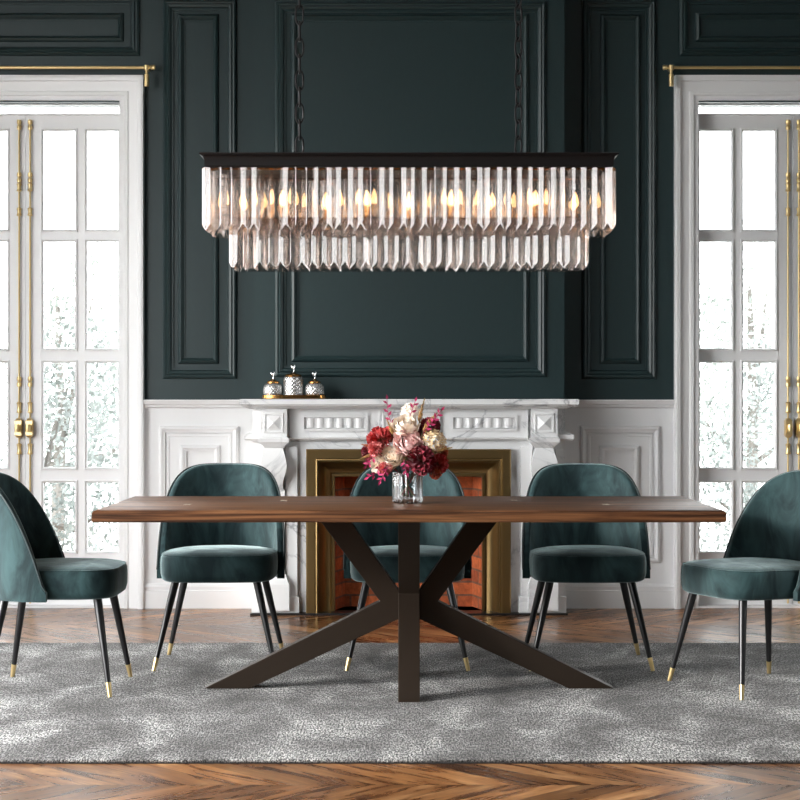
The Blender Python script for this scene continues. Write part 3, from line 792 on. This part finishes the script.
def plume(label, pts, rpx, mat='gold'):
    Y = pts[0][2]; c = P(*pts[0]); t = thing('grass_plume', label, 'dried grass', c, 0, 'dried grass plumes in the bouquet')
    W = [P(*p)-c for p in pts]; m = MB()
    N = 46; R = rpx*Y/F
    for i in range(N):
        u = i/N; k = u*(len(W)-1); j = int(k); p = W[j].lerp(W[j+1], k-j); d = (W[j+1]-W[j]).normalized()
        s = d.orthogonal().normalized(); e = d.cross(s); a = i*2.4; r = s*math.cos(a)+e*math.sin(a); l = R*(1.25-u*.9)
        q = r.cross(d)
        m.add([p, p+r*l*.6+d*l*.8+q*l*.28, p+r*l*.75+d*l*2.0, p+r*l*.6+d*l*.8-q*l*.28], [(0,1,2,3)])
    m.build('seed_head', MP[mat], t, fix=False)
    m = MB(); m.tube([q-c for q in stem_pts(c)][:-1] + W, .002, 5); m.build('stem', MP['stem'], t, smooth=True)
plume('golden grass plume standing tallest at the top right of the bouquet', [(419,425,7.33),(421,412,7.33),(424.5,399,7.33)], 3)
plume('brown grass plume leaning up left beside the top cream rose', [(394,436,7.27),(391,429,7.27),(387,420,7.27)], 2.6)
plume('brown grass plume pointing out right from the tan cluster', [(436,452,7.25),(444,449,7.25),(452,447.5,7.25)], 2.2)
plume('golden grass plume pointing out left at the bouquet edge', [(378,453,7.25),(368,456,7.25),(360,459,7.25)], 2.6)
plume('brown grass plume leaning right above the tan cluster', [(422,434,7.27),(429,422,7.27),(437,413,7.27)], 3)
plume('rust grass plume pointing left from the red carnation', [(376,447,7.26),(369,446,7.26),(362,444.5,7.26)], 2.4, 'rust')
def sprig(label, pts, lpx, n):
    Y = pts[0][2]; c = P(*pts[0]); t = thing('leaf_sprig', label, 'leaf sprig', c, 0, 'magenta leaf sprigs in the bouquet')
    W = [P(*p)-c for p in pts]; m = MB(); l = lpx*Y/F
    for i in range(n):
        u = (i+1)/n*.999; k = u*(len(W)-1); j = min(int(k), len(W)-2); p = W[j].lerp(W[j+1], k-j); d = (W[j+1]-W[j]).normalized()
        s = Vector((0,-1,0)).cross(d).normalized()*(1 if i % 2 else -1)
        s = (s*.8 + d*.7 + Vector((0, rf.uniform(-.4,.4), 0))).normalized()
        if i == n-1: s = d
        q = s.cross(Vector((rf.uniform(-.5,.5),-1,rf.uniform(-.5,.5)))).normalized()
        up = q.cross(s)*.12*l
        m.add([p, p+s*l*.45+q*l*.24+up, p+s*l, p+s*l*.45-q*l*.24+up, p+s*l*.5-up*.3], [(0,1,4),(1,2,4),(2,3,4),(3,0,4)])
    m.build('leaves', MP['magenta'], t, fix=False, smooth=True, ang=0)
    m = MB(); m.tube([q-c for q in stem_pts(c)][:-1] + W, .0013, 5); m.build('stem', MP['magenta'], t, smooth=True)
sprig('magenta leaf sprig rising highest at the upper left of the bouquet', [(393,427,7.31),(388,414,7.31),(387,400,7.31)], 6, 7)
sprig('magenta leaf sprig rising at the top beside the golden plume', [(410,416,7.31),(413,408,7.31),(415,402,7.31)], 6, 4)
sprig('magenta leaf sprig reaching out to the upper right of the bouquet', [(424,431,7.26),(433,421,7.26),(441,411,7.26)], 6, 9)
sprig('magenta leaf sprig drooping at lower left, left of the vase', [(382,465,7.25),(376,473,7.24),(369,477,7.24)], 6, 6)
sprig('magenta leaf sprig drooping close beside the left of the vase', [(388,466,7.22),(384,474,7.22),(381,480,7.22)], 6, 6)
sprig('magenta leaf sprig hanging in front of the vase rim', [(404,460,7.215),(405,466,7.21),(406.5,472,7.21)], 6, 6)
sprig('magenta leaf sprig beside the left crimson carnation', [(377,452,7.24),(371,461,7.24),(367,465,7.24)], 6, 6)

# ------------------------------------------------------------------ outside
m = MB(); m.box(-30, 30, WY+.6, 45, -.25, -.15); m.box(-30,-RX-.25,-20,WY+.6,-.25,-.15); m.box(RX+.25,30,-20,WY+.6,-.25,-.15); m.box(-RX-.25,RX+.25,-20,FY-.25,-.25,-.15)
struct(m.build('ground_outside', plain('pale_gravel', (.55,.55,.53), .9)))
LEAF1 = m_leaf('grey_green_leaf', (.11,.125,.118), (.19,.21,.2)); LEAF2 = m_leaf('pale_green_leaf', (.2,.22,.205), (.3,.32,.3)); BARK = plain('bark', (.12,.11,.1), .9)
def tree(name, label, loc, blobs, n, ls, mat, cat='tree'):
    t = thing(name, label, cat, loc, 0, 'trees and shrubs outside the glass doors')
    rt_ = random.Random(hash(label) % 1000 if False else len(label)*7+n)
    m = MB(); vs = []; fs = []
    wsum = sum(b[3]**2 for b in blobs)
    for (bx, by, bz, br, fl) in blobs:
        for i in range(int(n*br**2/wsum)):
            d = Vector((rt_.gauss(0,1), rt_.gauss(0,1), rt_.gauss(0,1))).normalized()
            clump = .6+.4*math.sin(d.x*7+bx*3)*math.sin(d.z*9+bz)*math.cos(d.y*6)
            p = Vector((bx,by,bz)) + Vector((d.x, d.y, d.z*fl))*br*(rt_.uniform(.3,1)**.45)*(.8+.3*clump)
            a = Vector((rt_.gauss(0,1), rt_.gauss(0,1), rt_.gauss(0,1))).normalized(); b = a.orthogonal().normalized(); l = ls*rt_.uniform(.6,1.3)
            o = len(vs); vs += [p, p+a*l*.5+b*l*.28, p+a*l, p+a*l*.5-b*l*.28]; fs.append((o,o+1,o+2,o+3))
    m.add(vs, fs); m.build('foliage', mat, t, fix=False)
    m = MB()
    zt = max(b[2] for b in blobs)
    m.tube([(0,0,0),(.03,0,zt*.5),(0,.02,zt)], [.07,.05,.02], 8)
    for (bx, by, bz, br, fl) in blobs: m.tube([(0.02,0,zt*.3),(bx*.6,by*.6,bz*.75),(bx,by,bz)], [.03,.022,.008], 6)
    m.build('trunk', BARK, t, smooth=True)
GZ = -.15
tree('garden_shrub', 'loose grey-green shrub just outside the left glass doors', (-2.75, 13.2, GZ), [(0,0,.9,.75,1),(.5,.1,.5,.5,1),(-.5,0,.6,.6,1),(.25,.2,1.5,.5,1)], 5200, .052, LEAF1, 'shrub')
tree('garden_tree', 'taller pale tree rising behind the shrub outside the left glass doors', (-3.3, 17.0, GZ), [(0,0,1.6,.8,1),(.8,.2,1.1,.7,1),(-.7,0,1.2,.8,1),(.3,.2,2.3,.55,1)], 5200, .075, LEAF2)
tree('garden_shrub', 'loose grey-green shrub just outside the right glass doors', (2.75, 13.2, GZ), [(0,0,.95,.7,1),(-.5,.1,.6,.45,1),(.5,0,.7,.65,1),(.2,.2,1.6,.5,1)], 5200, .052, LEAF1, 'shrub')
tree('garden_tree', 'taller pale tree rising behind the shrub outside the right glass doors', (3.2, 17.0, GZ), [(0,0,1.7,.9,1),(-.6,.2,1.4,.7,1),(.8,0,1.4,.8,1),(.2,.2,2.4,.7,1)], 5600, .075, LEAF2)

# ------------------------------------------------------------------ light
w = bpy.data.worlds.new('sky'); SC.world = w; w.use_nodes = True
nt = w.node_tree; bg = nt.nodes['Background']
bg.inputs[1].default_value = 1.0
tc_ = nt.nodes.new('ShaderNodeTexCoord'); sp_ = nt.nodes.new('ShaderNodeSeparateXYZ'); nt.links.new(tc_.outputs['Generated'], sp_.inputs[0])
mr = nt.nodes.new('ShaderNodeMapRange'); mr.inputs[1].default_value = -.2; mr.inputs[2].default_value = .9; mr.inputs[3].default_value = 12; mr.inputs[4].default_value = 7
mr.interpolation_type = 'SMOOTHSTEP'; nt.links.new(sp_.outputs[1], mr.inputs[0])
vm = nt.nodes.new('ShaderNodeVectorMath'); vm.operation = 'SCALE'; vm.inputs[0].default_value = (.97, .99, 1.0); nt.links.new(mr.outputs[0], vm.inputs[3]); nt.links.new(vm.outputs[0], bg.inputs[0])
def portal(loc, rot, sx, sy):
    l = bpy.data.lights.new('daylight_portal', 'AREA'); l.shape = 'RECTANGLE'; l.size = sx; l.size_y = sy; l.cycles.is_portal = True
    o = bpy.data.objects.new('daylight_portal', l); COL.objects.link(o); o.location = loc; o.rotation_euler = rot
for a, b in LWIN: portal((-RX-.1, (a+b)/2, sum(LZ)/2), (0, -PI/2, 0), LZ[1]-LZ[0], b-a)
sl = bpy.data.lights.new('low_sun', 'SUN'); sl.energy = 3.4; sl.angle = math.radians(7); sl.color = (1,.97,.92)
so = bpy.data.objects.new('low_sun', sl); COL.objects.link(so); so.location = (-6, 3, 4)
so.rotation_euler = Vector((.9, .40, -.24)).to_track_quat('-Z', 'Y').to_euler()
portal((RX+.1, sum(RFILL)/2, sum(RZ)/2), (0, PI/2, 0), RZ[1]-RZ[0], RFILL[1]-RFILL[0])
for s in (-1, 1): portal((s*WCX, WY+.16, OT/2), (-PI/2, 0, 0), 2*OW, OT)

# ------------------------------------------------------------------ camera and render look
cam = bpy.data.cameras.new('camera'); co = bpy.data.objects.new('camera', cam); COL.objects.link(co)
co.location = (0, 0, H); co.rotation_euler = (PI/2, 0, 0)
cam.sensor_width = 36; cam.lens = F/800*36; cam.shift_x = -(CX-400)/800; cam.clip_start = .05; cam.clip_end = 200
SC.camera = co
vs = SC.view_settings; vs.view_transform = 'Standard'; vs.look = 'None'; vs.gamma = 1; vs.exposure = 0; vs.use_curve_mapping = False
cy = SC.cycles
cy.use_denoising = True; cy.max_bounces = 14; cy.diffuse_bounces = 5; cy.glossy_bounces = 6; cy.transmission_bounces = 10; cy.transparent_max_bounces = 40
cy.caustics_reflective = False; cy.caustics_refractive = False; cy.sample_clamp_indirect = 8; cy.blur_glossy = .5
